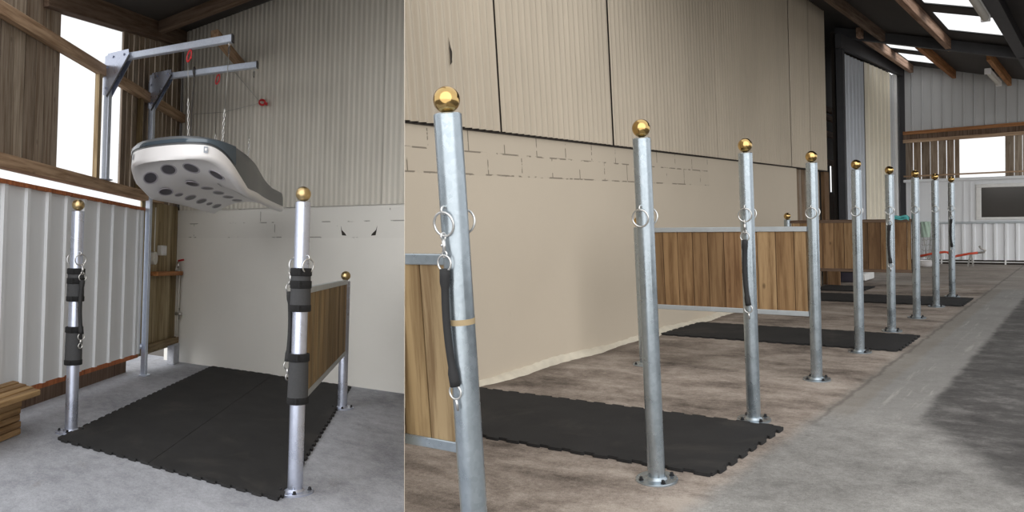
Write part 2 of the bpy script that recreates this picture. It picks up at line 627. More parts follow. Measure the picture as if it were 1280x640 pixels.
# floors
fl = MB().prism([(.35, -.5), (4.0, -.5), (4.0, 20.6), (-5.4, 20.6), (-5.4, 3.0), (-2.5, .5)], -.08, 0)
structure(clip(fl.build('floor', 'concrete_yard', xf=RF), 1, 0))
fl = MB().prism([(-5.6, .4), (1.0, .4), (1.0, 7.95), (-5.6, 7.95)], -.08, 0)
structure(clip(fl.build('floor', 'concrete_cool', xf=LF), -1, 0))

# --- right bay: rendered block wall, pale fillet at its foot, corrugated sheets above
XR = -3.81
wl = MB().box((XR - .18, 3.2, 0), (XR, 12.62, 1.97))
structure(clip(wl.build('wall_left', 'wall_paint_beige', xf=RF), 1))
cb = MB()
n = 170
rows = []
for i in range(n + 1):
    y = 3.3 + (12.55 - 3.3) * i / n
    wv = .045 + .018 * math.sin(y * 5.1) + random.uniform(-.008, .008); hv = .05 + .012 * math.sin(y * 3.3 + 1) + random.uniform(-.006, .006)
    rows.append([(XR, y, hv), (XR + wv * .55, y, hv * .8), (XR + wv, y, hv * .25), (XR + wv * 1.15, y, 0)])
cb.add([p for r in rows for p in r], [(i * 4 + k, i * 4 + k + 1, i * 4 + k + 5, i * 4 + k + 4) for i in range(n) for k in range(3)])
structure(clip(cb.build('baseboard_left', 'curb_pale', xf=RF, smooth=True), 1))


def corrugated(fn, a0, a1, z0, ztop, seams, pitch=.082, amp=.02, seg=8):
    """fn(a, out, z) -> point; one patch per sheet between seams"""
    mb = MB()
    edges = [a0] + [s for s in seams if a0 < s < a1] + [a1]
    for k in range(len(edges) - 1):
        p, q = edges[k] + .004, edges[k + 1] - .004
        nu = max(2, int((q - p) / pitch * seg))
        t = .45 + .5 * random.random()
        mb.grid(lambda u, v: fn(p + (q - p) * u, amp * math.cos(2 * PI * (p + (q - p) * u) / pitch), z0 + (ztop(p + (q - p) * u) - z0) * v), nu, 1, t)
        mb.add([fn(q - .012, -amp * 1.2, z0), fn(q + .02, -amp * 1.2, z0), fn(q + .02, -amp * 1.2, ztop(q)), fn(q - .012, -amp * 1.2, ztop(q))], [(0, 1, 2, 3)], 0)
    return mb


sR = [4.46, 5.22, 6.09, 6.95, 7.75, 8.53, 9.43, 10.2, 10.93, 11.65, 12.28, 13.2]
co = corrugated(lambda a, o, z: (XR + .035 + o, a, z), 3.4, 14.17, 1.965, lambda a: 4.62, sR)
structure(clip(co.build('wall_left', 'corrugated_beige', xf=RF, smooth=True), 1))
bk = MB().box((XR - .10, 3.4, 1.95), (XR + .012, 14.15, 4.62), 0)
structure(clip(bk.build('wall_left', 'dark_void', xf=RF), 1))
# slit worn through one of the sheets
sl = MB().add([(XR + .047, 4.640, 2.40), (XR + .047, 4.668, 2.43), (XR + .050, 4.664, 2.50), (XR + .050, 4.648, 2.53), (XR + .044, 4.640, 2.60), (XR + .044, 4.646, 2.47)], [(0, 1, 2, 3, 4, 5)], 0)
structure(sl.build('trim_1', 'dark_void', xf=RF))

# --- boarded length, doorway recess, sliding panels
bd = MB()
y = 12.63
while y < 13.95:
    wv = random.uniform(.11, .16)
    bd.box((XR - .09, y, 0), (XR - .06 + random.uniform(0, .012), min(y + wv, 14.0), 1.95), random.random(), (random.random() * 9, 0, random.random() * 9)); y += wv + .006
structure(bd.build('wall_left', 'boards_aged', xf=RF))
rc = MB()
rc.box((-5.12, 12.7, 0), (-5.0, 18.95, 4.98)).box((-5.12, 19.5, 0), (-5.0, 20.6, 4.98)).box((-5.12, 18.95, 0), (-5.0, 19.5, 1.70)).box((-5.12, 18.95, 2.36), (-5.0, 19.5, 4.98))
rc.box((-5.0, 12.72, 0), (-3.9, 12.8, 4.6))
structure(rc.build('wall_recess', 'dark_void', xf=RF))
rb = MB()
for z, t in ((2.9, .2), (3.25, .8), (3.42, .4), (2.3, .6)):
    rb.bar((-4.7, 17.0, z), (-4.7, 20.5, z), .06, .12, tint=t, off=(z, 0, 0))
structure(rb.build('trim_2', 'purlin_orange', xf=RF))
tb = MB().bar((XR - .05, 14.32, 0), (XR - .05, 14.32, 1.95), .26, .06, (1, 0, 0), .6).bar((-4.6, 17.6, 0), (-4.6, 17.6, 1.64), 1.0, .06, (1, 0, 0), .9, (3, 1, 2))
structure(tb.build('trim_3', 'boards_warm', xf=RF))
ps = MB().bar((XR, 15.27, 0), (XR, 15.27, 4.35), .12, .12, (1, 0, 0))
ps.bar((XR, 20.36, 0), (XR, 20.36, 4.5), .14, .22, (1, 0, 0)).bar((XR + .04, 15.0, 4.28), (XR + .04, 20.3, 4.46), .10, .24)
structure(ps.build('trim_4', 'dark_steel', xf=RF))


def ribbed(fn, a0, a1, z0, z1, pitch, rw=.05, rh=.03, bev=.018, zt=None):
    mb = MB(); prof = []
    a = a0
    while a < a1:
        e = min(a + pitch, a1)
        prof += [(a, 0), (max(a, e - rw - 2 * bev), 0), (max(a, e - rw - bev), rh), (max(a, e - bev), rh)]
        a = e
    prof.append((a1, 0))
    vs = []
    for (p, o) in prof:
        vs += [fn(p, o, z0), fn(p, o, zt(p) if zt else z1)]
    mb.add(vs, [(2 * i, 2 * i + 2, 2 * i + 3, 2 * i + 1) for i in range(len(prof) - 1)], .8)
    return mb


def door_panel(y0, y1, mat, pitch, xo=0.0):
    top = lambda y: 4.13 + (y - 15.4) * .035
    return structure(ribbed(lambda a, o, z: (XR + xo + o, a, z), y0, y1, .02, 0, pitch, .04, .02, .012, top).build('door_1', mat, xf=RF))


structure(MB().box((XR - .16, 15.3, 0), (XR - .10, 19.66, 4.5)).build('door_1', 'dark_void', xf=RF))
door_panel(15.33, 16.88, 'cladding_bluegrey', .26)
door_panel(16.88, 19.05, 'cladding_cream', .36, .03)
door_panel(19.05, 19.62, 'cladding_grey', .28)
structure(MB().box((XR - .02, 19.63, 0), (XR + .05, 19.78, 4.30)).build('trim_5', 'white_paint', xf=RF))
structure(MB().box((XR, 19.78, 0), (XR + .006, 20.25, 4.25)).build('window_9', 'clear_sheet', xf=RF))

# --- end wall across the yard
YE = 20.3
fE = lambda a, o, z: (a, YE - o, z)
structure(ribbed(fE, -3.74, 1.2, .10, .93, .205, .045, .035).build('wall_far', 'cladding_white', xf=RF))
structure(MB().box((-3.74, YE + .02, 0), (1.2, YE + .12, .12)).build('wall_far', 'dark_void', xf=RF))
bb = MB().box((-3.2, YE - .03, .045), (1.2, YE + .0, .062))
x = -3.0
while x < 1.2:
    bb.box((x, YE - .04, 0), (x + .03, YE - .01, .10)); x += .62
structure(bb.build('baseboard_far', 'white_paint', xf=RF))
structure(MB().box((-3.74, YE - .05, .92), (1.2, YE + .02, .965), ch=.008).build('trim_6', 'rail_steel', xf=RF))
up = MB()
up.box((-3.74, YE, .96), (-2.27, YE + .06, 1.90)).box((-2.27, YE, .96), (1.2, YE + .06, 1.04)).box((-2.27, YE, 1.74), (1.2, YE + .06, 1.90)).box((-.95, YE, 1.04), (1.2, YE + .06, 1.74))
for xs in (-3.62, -2.55, -2.42):
    up.box((xs, YE - .012, .97), (xs + .03, YE, 1.88))
structure(up.build('wall_far', 'cladding_white', xf=RF))
fr = MB()
for lo, hi in (((-2.30, 1.0), (-.92, 1.06)), ((-2.30, 1.72), (-.92, 1.80)), ((-2.30, 1.06), (-2.20, 1.72)), ((-.99, 1.06), (-.92, 1.72))):
    fr.box((lo[0], YE - .03, lo[1]), (hi[0], YE + .04, hi[1]), ch=.008)
wn = structure(MB().box((-2.20, YE + .01, 1.06), (-.99, YE + .03, 1.72)).build('window_1', 'dark_glass', xf=RF))
f_ = fr.build('window_frame', 'white_paint', wn, RF)
structure(MB().box((-3.74, YE - .10, 1.89), (1.2, YE + .05, 1.955), ch=.01).build('trim_7', 'cladding_white', xf=RF))


def open_boards(a0, a1, z0, z1, gap=.014):
    mb = MB(); a = a0
    while a < a1 - .03:
        wv = min(random.uniform(.135, .175), a1 - a)
        mb.box((a, YE + .02, z0), (a + wv, YE + .045, z1), random.random(), (random.random() * 9, 0, random.random() * 9)); a += wv + (gap if random.random() < .75 else .008)
    return mb


ob = open_boards(-3.72, -2.62, 1.95, 2.86)
structure(ob.build('wall_far', 'boards_aged', xf=RF))
ob = open_boards(-1.75, 1.2, 1.95, 2.90)
structure(ob.build('wall_far', 'boards_aged', xf=RF))
structure(MB().box((-2.62, YE + .03, 1.95), (-1.75, YE + .036, 2.88)).build('window_2', 'clear_sheet', xf=RF))
structure(MB().bar((-3.74, YE - .03, 2.035), (1.2, YE - .03, 2.065), .04, .035, tint=.7).build('trim_8', 'beam_pine', xf=RF))
structure(MB().bar((-3.74, YE - .03, 2.84), (1.2, YE - .03, 2.90), .07, .075, tint=.9).build('trim_9', 'beam_pine', xf=RF))
structure(MB().bar((-3.74, YE - .02, 3.03), (1.2, YE - .02, 3.11), .06, .075, tint=.2).build('trim_10', 'beam_orange', xf=RF))
structure(MB().box((-3.74, YE - .028, 2.86), (1.2, YE + .05, 3.06)).build('trim_11', 'beam_aged', xf=RF))
zr = lambda X: 4.46 - .263 * (X + 3.81)
structure(ribbed(fE, -3.74, 1.2, 2.98, 0, .205, .02, .018, .01, lambda X: zr(X) + .17).build('wall_far', 'cladding_grey', xf=RF))

# --- roof over the yard with clear sheets let into it
f = 1.062
holes = [(-1.93 * f, -1.02 * f, 10.2 * f, 12.0 * f), (-1.93 * f, -1.02 * f, 12.5 * f, 14.0 * f), (-3.30 * f, -2.68 * f, 16.25 * f, 16.85 * f), (-3.30 * f, -2.72 * f, 17.3 * f, 18.5 * f)]
xs = sorted({-5.4, 1.4} | {h[0] for h in holes} | {h[1] for h in holes}); ys = sorted({6.2, 20.7} | {h[2] for h in holes} | {h[3] for h in holes})
rf = MB()
for i in range(len(xs) - 1):
    for j in range(len(ys) - 1):
        cx, cy = (xs[i] + xs[i + 1]) / 2, (ys[j] + ys[j + 1]) / 2
        if any(h[0] < cx < h[1] and h[2] < cy < h[3] for h in holes):
            continue
        q = [(x, y, zr(x) + .175) for x, y in ((xs[i], ys[j]), (xs[i], ys[j + 1]), (xs[i + 1], ys[j + 1]), (xs[i + 1], ys[j]))]
        rf.add(q, [(0, 1, 2, 3)], .6)
        rf.add([(a, b, c + .03) for a, b, c in q], [(3, 2, 1, 0)], .6)
structure(rf.build('ceiling', 'roof_sheet', xf=RF))
for k, h in enumerate(holes):
    q = [(x, y, zr(x) + .19) for x, y in ((h[0], h[2]), (h[0], h[3]), (h[1], h[3]), (h[1], h[2]))]
    structure(MB().add(q, [(0, 1, 2, 3)]).build('window_%d' % (k + 3), 'clear_sheet', xf=RF))


def purlin(X, y0, y1, mat, name, t=.5, wd=.075, h=.175):
    z = zr(X) + h / 2
    structure(MB().bar((X, y0, z), (X, y1, z), wd, h, tint=t, off=(X * 3, y0, 0), ch=.004).build(name, mat, xf=RF))


purlin(-3.19, 6.3, 15.85, 'beam_aged', 'trim_12', .9)
purlin(-2.17, 6.3, 15.95, 'purlin_timber', 'trim_13', .4, .085, .2)
purlin(-3.55, 15.5, 20.25, 'purlin_timber', 'trim_14', .9, .085)
purlin(-2.70, 16.0, 20.25, 'purlin_orange', 'trim_15', .4)
purlin(-1.66, 16.5, 20.25, 'purlin_orange', 'trim_16', .8)
purlin(-1.10, 6.3, 18.2, 'dark_steel', 'trim_17', .5, .16, .2)
purlin(-.55, 6.3, 20.25, 'beam_aged', 'trim_18')
tz = MB().bar((-4.0, 15.75, zr(-4.0) + .07), (1.2, 15.75, zr(1.2) + .07), .14, .17)
structure(tz.build('trim_19', 'dark_steel', xf=RF))

# --- left bay
YB, XW = 7.7, -4.05
wb = MB().box((-4.3, YB, 0), (.6, YB + .18, 1.93))
structure(clip(wb.build('wall_back', 'wall_paint_pale', xf=LF), -1))
for nx, s in ((-1.165, 1), (-.70, -1)):                      # chipped corners in the block course
    pts = [(nx - .03 * s, 1.71), (nx - .022 * s, 1.655), (nx - .01 * s, 1.605), (nx + .055 * s, 1.60), (nx + .04 * s, 1.622), (nx - .012 * s, 1.66)]
    if s < 0:
        pts.reverse()
    structure(MB().add([(a, YB - .002, b) for a, b in pts], [tuple(range(6))], 0).build('trim_20', 'dark_void', xf=LF))
zl = lambda X, Y: 4.12 + .187 * (Y - 7.7) + .085 * (X + 4.05)
co = corrugated(lambda a, o, z: (a, YB - .03 - o, z), -4.05, .6, 1.925, lambda a: zl(a, 7.7) + .09, [-3.18, -2.33, -1.47, -.62], .076, .007)
structure(clip(co.build('wall_back', 'corrugated_pale', xf=LF, smooth=True), -1))
structure(clip(MB().box((-4.3, YB + .0, 1.93), (.6, YB + .1, 4.3), 0).build('wall_back', 'dark_void', xf=LF), -1))
# white cladding on the side wall, its red timber edge, dark foot, boards round the openings
structure(ribbed(lambda a, o, z: (XW + o, a, z), 2.3, 6.42, .25, 1.845, .335, .05, .03, .02).build('wall_side', 'cladding_white', xf=LF))
structure(MB().box((-4.42, 2.3, 0), (-4.34, 6.5, .3)).build('baseboard_side', 'beam_aged', xf=LF))
structure(MB().box((XW - .10, 2.3, .20), (XW - .015, 6.42, .26), .3).build('trim_21', 'beam_rust', xf=LF))
structure(MB().box((XW - .05, 2.3, 1.835), (XW + .045, 6.42, 1.868), .6).build('trim_22', 'beam_rust', xf=LF))
structure(MB().box((XW - .04, 2.3, 1.868), (XW - .034, 6.42, 1.96)).build('window_7', 'clear_sheet', xf=LF))
structure(MB().bar((XW, 2.3, 2.0), (XW, 6.95, 2.0), .16, .10, tint=.4, ch=.004).build('trim_23', 'beam_pine', xf=LF))
structure(MB().bar((XW + .02, 2.3, 3.10), (XW + .02, 7.68, 3.10), .09, .105, tint=.5, ch=.004).build('trim_24', 'beam_pine', xf=LF))


def wall_boards(y0, y1, z0, z1, mat, gap=.008, w0=.10, w1=.19):
    mb = MB(); y = y0
    while y < y1 - .02:
        wv = min(random.uniform(w0, w1), y1 - y)
        top = z1(y) if callable(z1) else z1
        mb.box((XW - .075, y, z0), (XW - .045 + random.uniform(0, .01), y + wv, top), random.random(), (random.random() * 9, 0, random.random() * 9)); y += wv + gap
    return mb


structure(wall_boards(2.3, 4.43, 1.97, lambda y: zl(XW, y) + .12, 'boards_aged').build('wall_side', 'boards_aged', xf=LF))
structure(wall_boards(5.79, 7.70, 1.97, lambda y: zl(XW, y) + .12, 'boards_aged', .028, .11, .16).build('wall_side', 'boards_aged', xf=LF))
structure(wall_boards(6.45, 7.70, .20, 1.97, 'boards_olive', .006, .13, .2).build('wall_side', 'boards_olive', xf=LF))
structure(MB().box((XW - .058, 4.40, 1.97), (XW - .052, 5.80, 3.95)).build('window_8', 'clear_sheet', xf=LF))
st = MB().bar((XW, 5.17, 2.05), (XW, 5.17, 3.06), .07, .075, (1, 0, 0), .8).bar((XW, 6.24, 2.05), (XW, 6.24, 3.06), .07, .075, (1, 0, 0), .5, (3, 0, 1))
structure(st.build('trim_25', 'boards_treated', xf=LF))
# roof over the left bay
q = [(x, y, zl(x, y) + dz) for dz in (.10, .14) for x, y in ((-4.5, 4.05), (.6, 4.05), (.6, 7.9), (-4.5, 7.9))]
structure(clip(MB().add(q, [(3, 2, 1, 0), (4, 5, 6, 7), (0, 1, 5, 4), (1, 2, 6, 5), (2, 3, 7, 6), (3, 0, 4, 7)]).build('ceiling', 'roof_sheet', xf=LF), -1))
eb = MB().bar((XW - .02, 4.1, zl(XW, 4.1) - .0), (XW - .02, 7.7, zl(XW, 7.7) + .0), .14, .20)
structure(eb.build('trim_26', 'beam_aged', xf=LF))
pb = MB().bar((-4.05, 6.7, zl(-4.05, 6.7) + .07), (.5, 6.7, zl(.5, 6.7) + .07), .12, .20, tint=.9)
structure(clip(pb.build('trim_27', 'beam_aged', xf=LF), -1))
sp = MB().bar((-2.93, 6.52, 3.69), (-2.91, 7.66, 3.645), .12, .075, tint=.3)
structure(sp.build('trim_28', 'beam_pine', xf=LF))
structure(MB().bar((XW + .03, 6.62, .285), (XW + .03, 7.66, .285), .09, .075, tint=.6, ch=.004).build('trim_29', 'boards_treated', xf=LF))
structure(MB().box((XW - .02, 7.40, 0), (XW + .12, 7.62, .25), ch=.012).build('trim_30', 'concrete_cool', xf=LF))

# ================================================================== POSTS
PR, BR = .042, .0425


def make_post(name, M, label, group, h=1.655, rings=True, steel='galvanised_steel', brass='brass', bolts=4, fr=.102):
    t = thing(name, M, label, 'post', group)
    prof = [(PR, .0), (PR, h - .004), (PR - .004, h), (PR - .03, h + .001)]
    MB().lathe(prof, 36).build('pole', steel, t, smooth=True, angle=40)
    b = MB().sphere((0, 0, h + .041 + .004), BR, 32, 20)
    ball = b.build('ball_finial', brass, t, smooth=True)
    MB().lathe([(.012, h), (.012, h + .008)], 16).build('finial_stem', 'bolt_steel', t)
    fl = MB().lathe([(fr, 0), (fr, .009), (fr - .004, .012), (PR + .012, .012), (PR + .002, .024)], 40).build('base_flange', steel, t, smooth=True, angle=35)
    for k in range(bolts):
        a = 2 * PI * (k + .5) / bolts
        x, y = fr * .78 * math.cos(a), fr * .78 * math.sin(a)
        MB().lathe([(.013, .012), (.013, .015), (.009, .015), (.009, .026), (.006, .029)], 6, (x, y, 0)).build('bolt', 'bolt_steel', fl)
    if rings:
        for s in (-1, 1):
            r = MB().tube(ringpts((0, s * (PR + .013), 1.282), .040, (1, 0, 0), (0, s * .12, 1), 28), .0042, 8, True)
            ro = r.build('tie_ring', 'ring_steel', t, smooth=True)
            e = MB().tube(ringpts((0, s * (PR + .008), 1.328), .013, (0, 1, 0), (0, 0, 1), 16), .004, 8, True)
            e.build('eyelet', 'ring_steel', ro, smooth=True)
    return t


G = 'galvanised tie posts along the yard'
ylist = [2.165, 3.476, 4.792, 6.171, 7.558, 8.995, 10.202, 11.468, 12.83]
plabels = ['nearest galvanised post of the yard row, with a strap and a brown tape band',
           'bare galvanised post, second in the row, at the near edge of the closest yard mat',
           'third galvanised post in the row, black strap hanging from it, behind the closest yard mat',
           'fourth galvanised post in the row, carrying the right end of the middle wooden partition',
           'fifth galvanised post in the row, bare, at the near edge of the second yard mat',
           'sixth galvanised post in the row, with a strap, at the second mat far edge',
           'seventh galvanised post in the row, at the right end of the farthest wooden partition',
           'eighth galvanised post in the row, bare, second from the far end',
           'farthest galvanised post of the row, with a strap, in front of the white ribbed wall']
xr = [-1.745, -1.718, -1.72, -1.737, -1.758, -1.78, -1.753, -1.745, -1.75]
PR, BR = .0475, .0455
post0 = make_post('hitching_post', RF.mat((xr[0], ylist[0], 0)), plabels[0], G, 1.650)
bd_ = MB().lathe([(PR + .0008, .935), (PR + .0008, .955)], 36)
o = bd_.build('tape_band', 'tape_brown', post0, smooth=True, angle=40); o['label'] = 'brown tape band round the pole'

PR, BR = .042, .0425
post1 = make_post('hitching_post', RF.mat((xr[1], ylist[1], 0)), plabels[1], G)
for i in range(2, 9):
    c = copy_tree(post1, RF.mat((xr[i], ylist[i], 0), random.uniform(-.05, .05)))
    c['label'] = plabels[i]

# short posts by the wall
GB = 'short posts carrying the partitions'
sp0 = make_post('partition_post', RF.mat((-3.128, 6.13, 0)), 'short post half hidden behind the second yard post, ending the middle partition', GB, 1.185, False)
c = copy_tree(sp0, RF.mat((-3.20, 10.2, 0))); c['label'] = 'short ball topped post behind the middle partition, at the wall end of the farthest one'
make_post('partition_post', LF.mat((-.925, 6.46, 0)), 'short ball topped post at the back end of the left bay wooden partition', GB, 1.145, False, 'galvanised_steel_cool', 'dull_brass')

# posts of the left bay
GL = 'tall posts of the left bay'
p = make_post('hitching_post', LF.mat((-.907, 3.90, 0), R(-90)), 'tall galvanised post with black padding at the front right corner of the left bay mats', GL, 1.645, True, 'galvanised_steel_cool', 'dull_brass')
c = copy_tree(p, LF.mat((-3.335, 3.97, 0), R(90))); c['label'] = 'tall galvanised post with black padding in front of the white ribbed wall'


# ------------------------------------------------------------------ straps
def make_strap(M, label, group, y0=-.062, drop=.05, length=.40, snaps=1):
    t = thing('tie_strap', M, label, 'strap', group)
    z = 1.246
    sn = MB()
    sn.tube(ringpts((0, y0, z - .004), .012, (0, 1, 0), (0, 0, 1), 14), .0035, 8, True)
    sn.tube([(0, y0, z - .016), (0, y0, z - .055)], .007, 10)
    sn.tube([(0, y0 - .001, z - .03), (0, y0 - .014, z - .034)], .004, 8)
    sn.tube(ringpts((0, y0, z - .064), .010, (1, 0, 0), (0, 0, 1), 12), .0035, 6, True)
    sn.build('snap_hook', 'ring_steel', t, smooth=True)
    zr_ = z - .094
    MB().tube(ringpts((0, y0 - .004, zr_), .027, (1, 0, 0), (0, 0, 1), 22), .0035, 8, True).build('upper_ring', 'ring_steel', t, smooth=True)
    z0, z1 = zr_ - .02, zr_ - .02 - length
    n = 18
    pts = []
    for i in range(n + 1):
        u = i / n
        pts.append((-.016 * math.sin(PI * u) * .8 + .006 * u, y0 - .004 + .006 * u, z0 + (z1 - z0) * u))
    r = [.0135 + (.0045 if (i < 3 or i > n - 3) else 0) for i in range(n + 1)]
    MB().tube(pts, r, 12).build('webbing', 'black_strap', t, smooth=True)
    e = pts[-1]
    MB().tube(ringpts((e[0], e[1] - .002, z1 - .02), .024, (1, 0, 0), (0, 0, 1), 22), .0035, 8, True).build('lower_ring', 'ring_steel', t, smooth=True)
    if snaps > 1:
        s2 = MB().tube([(e[0], e[1], z1 - .04), (e[0] - .004, e[1], z1 - .07)], .007, 10)
        s2.tube(ringpts((e[0] - .004, e[1], z1 - .088), .014, (1, 0, .0), (0, 0, 1), 14, 1.3), .0035, 8, True)
        s2.build('lower_snap_hook', 'ring_steel', t, smooth=True)
    else:
        MB().tube([(e[0], e[1], z1 - .042), (e[0] + .002, e[1] + .004, z1 - .085)], .0045, 8).build('dangling_clip', 'ring_steel', t, smooth=True)
    return t


GS = 'black tie straps hung on the yard posts'
st0 = make_strap(RF.mat((xr[0], ylist[0], 0), 0.0), 'black strap with steel rings hanging on the nearest yard post', GS, -.0675)
st2 = None
for i, lb in ((2, 'black strap hanging on the third yard post, in front of the middle wooden partition'), (5, 'black strap hanging on the sixth yard post, in front of the farthest wooden partition'), (8, 'black strap hanging on the farthest yard post, before the white ribbed wall')):
    if st2 is None:
        st2 = c = make_strap(RF.mat((xr[i], ylist[i], 0)), lb, GS)
    else:
        c = copy_tree(st2, RF.mat((xr[i], ylist[i], 0), 0.0)); c['label'] = lb
GT = 'straps on the padded posts'
s1 = make_strap(LF.mat((-.907, 3.90, 0), R(-90)), 'black strap hanging left of the padded post at the front right of the left bay', GT, -(PR + .045), snaps=2)
c = copy_tree(s1, LF.mat((-3.335, 3.97, 0), R(90))); c['label'] = 'black strap hanging right of the padded post in front of the white ribbed wall'


# ------------------------------------------------------------------ velcro pads
def make_pad(M, h, label, group, buckle):
    t = thing('post_pad', M, label, 'pad', group)
    r = PR + .011
    prof = [(PR + .002, 0), (r + .002, .004), (r + .004, h * .15), (r + .003, h * .5), (r + .001, h * .85), (r, h - .004), (PR + .002, h)]
    MB().lathe(prof, 36).build('padding', 'pad_grey', t, smooth=True, angle=50)
    bands = ((.0, .040), (h - .045, h))
    if buckle:
        bands += ((h * .53, h * .53 + .045),)
    for a, b in bands:
        v = MB().lathe([(r + .003, a), (r + .007, a + .004), (r + .007, b - .004), (r + .003, b)], 36)
        vb = v.build('velcro_band', 'black_velcro', t, smooth=True, angle=50)
        MB().box((.6 * r, -(r + .012) * .80, a + .004), (r * .9, -(r + .004) * .45, b - .004), ch=.003).build('velcro_end', 'black_velcro', vb)
    return t


GP = 'black pads wrapped round the left bay posts'
pd = make_pad(LF.mat((-.907, 3.90, 1.022)), .247, 'upper black pad on the post at the front right of the left bay', GP, True)
c = copy_tree(pd, LF.mat((-3.335, 3.97, .970))); c['label'] = 'upper black pad on the post in front of the white ribbed wall'
pd2 = make_pad(LF.mat((-.907, 3.90, .50)), .285, 'lower black pad on the post at the front right of the left bay', GP, False)
c = copy_tree(pd2, LF.mat((-3.335, 3.97, .498))); c['label'] = 'lower black pad on the post in front of the white ribbed wall'


# ================================================================== PARTITIONS
def partition(F, axis, a0, a1, fix, z0, z1, label, mat, rail, cut=None, root=None, rh=.038):
    """boards between two steel rails; runs along x (axis 0) or y (axis 1)"""
    P = (lambda a, s, z: (a, fix + s, z)) if axis == 0 else (lambda a, s, z: (fix + s, a, z))
    t = thing('wooden_partition', F.mat(root or P((a0 + a1) / 2, 0, 0)), label, 'partition', 'wooden partitions between the standings')
    b = MB(); a = a0 + .012
    while a < a1 - .015:
        wv = min(random.uniform(.115, .15), a1 - .004 - a)
        off = (random.random() * 9, random.random() * 9, random.random() * 9)
        lo, hi = P(a, -.014, z0 + rh - .004), P(a + wv - .005, .014, z1 - rh + .004)
        lo, hi = tuple(map(min, lo, hi)), tuple(map(max, lo, hi))
        b.box(lo, hi, random.random(), off, ch=.002); a += wv
    bo = b.build('boards', mat, t, F)
    r1 = MB().bar(P(a0, 0, z1 - rh / 2), P(a1, 0, z1 - rh / 2), .045, rh, ch=.003).build('top_rail', rail, t, F)
    r2 = MB().bar(P(a0, 0, z0 + rh / 2), P(a1, 0, z0 + rh / 2), .045, rh, ch=.003).build('bottom_rail', rail, t, F)
    parts = [bo, r1, r2]
    if cut:
        for q in parts:
            clip(q, cut)
    return t


partition(RF, 0, -2.3, -1.745 - PR + .002, 2.19, .465, 1.172, 'nearest wooden partition, a narrow strip at the left edge of the yard picture', 'boards_weathered', 'galvanised_steel', 1, (-1.9, 2.19, 0))
partition(RF, 0, -3.128 + PR - .002, -1.737 - PR + .002, 6.17, .49, 1.176, 'middle wooden partition of brown boards between the second and fourth yard posts', 'boards_warm', 'rail_steel')
partition(RF, 0, -3.20 + PR - .002, -1.753 - PR + .002, 10.2, .535, 1.172, 'farthest wooden partition, darker boards between the fourth and seventh yard posts', 'boards_warm', 'beam_aged')
partition(LF, 1, 3.90 + PR - .002, 6.46 - PR + .002, -.915, .485, 1.155, 'wooden partition of the left bay seen at a slant behind the padded post', 'boards_treated', 'rail_steel')


# ================================================================== RUBBER MATS
def mat_poly(x0, x1, y0, y1, teeth=(1, 1, 1, 1), tl=.066, td=.016):
    """outline with interlocking teeth along the four edges (bottom, right, top, left)"""
    pts = []
    C = [(x0, y0), (x1, y0), (x1, y1), (x0, y1)]
    for k in range(4):
        a, b = Vector(C[k]), Vector(C[(k + 1) % 4])
        d = b - a; L = d.length; d.normalize(); nrm = Vector((d.y, -d.x))
        if not teeth[k]:
            pts.append(tuple(a)); continue
        n = int(L / (2 * tl)); s = L / n
        for i in range(n):
            b0 = a + d * (i * s)
            j = [random.uniform(.85, 1.15) for _ in range(2)]
            pts += [tuple(b0), tuple(b0 + d * s * .40)]
            pts += [tuple(b0 + d * s * .34 + nrm * td * j[0]), tuple(b0 + d * s * .42 + nrm * td * 1.25 * j[0]), tuple(b0 + d * s * .88 + nrm * td * 1.25 * j[1]), tuple(b0 + d * s * .97 + nrm * td * j[1]), tuple(b0 + d * s * .91)]
    return pts


def rubber_mat(F, x0, x1, y0, y1, label, group, th=.018, teeth=(1, 1, 1, 1)):
    mb = MB().prism(mat_poly(x0, x1, y0, y1, teeth), 0.0005, th)
    o = mb.build('rubber_mat', 'rubber', xf=F)
    return tag(o, label, 'mat', group)


GM = 'black interlocking rubber mats in the yard'
o = rubber_mat(RF, -3.745, -1.515, 3.66, 4.665, 'black rubber mat nearest the viewer in the yard, between the second and third posts', GM)
clip(o, 1)
rubber_mat(RF, -3.74, -1.48, 7.72, 8.72, 'black rubber mat between the middle and farthest wooden partitions', GM)
rubber_mat(RF, -3.70, -1.48, 11.60, 12.62, 'black rubber mat beneath the eighth and farthest yard posts', GM)
rubber_mat(RF, -3.75, -3.03, 13.1, 13.95, 'small black rubber mat lying by the wall, beyond the farthest partition', GM)
GN = 'black rubber mats of the left bay'
rubber_mat(LF, -3.285, -2.19, 3.72, 7.63, 'left of the two black rubber mats in the left bay', GN, .018, (1, 0, 1, 1))
rubber_mat(LF, -2.186, -.985, 3.70, 7.60, 'right of the two black rubber mats in the left bay, touching the padded post', GN, .018, (1, 1, 1, 0))

# ================================================================== HOIST BRACKETS AND THE HANGING HOOD
GH = 'steel hoist brackets'


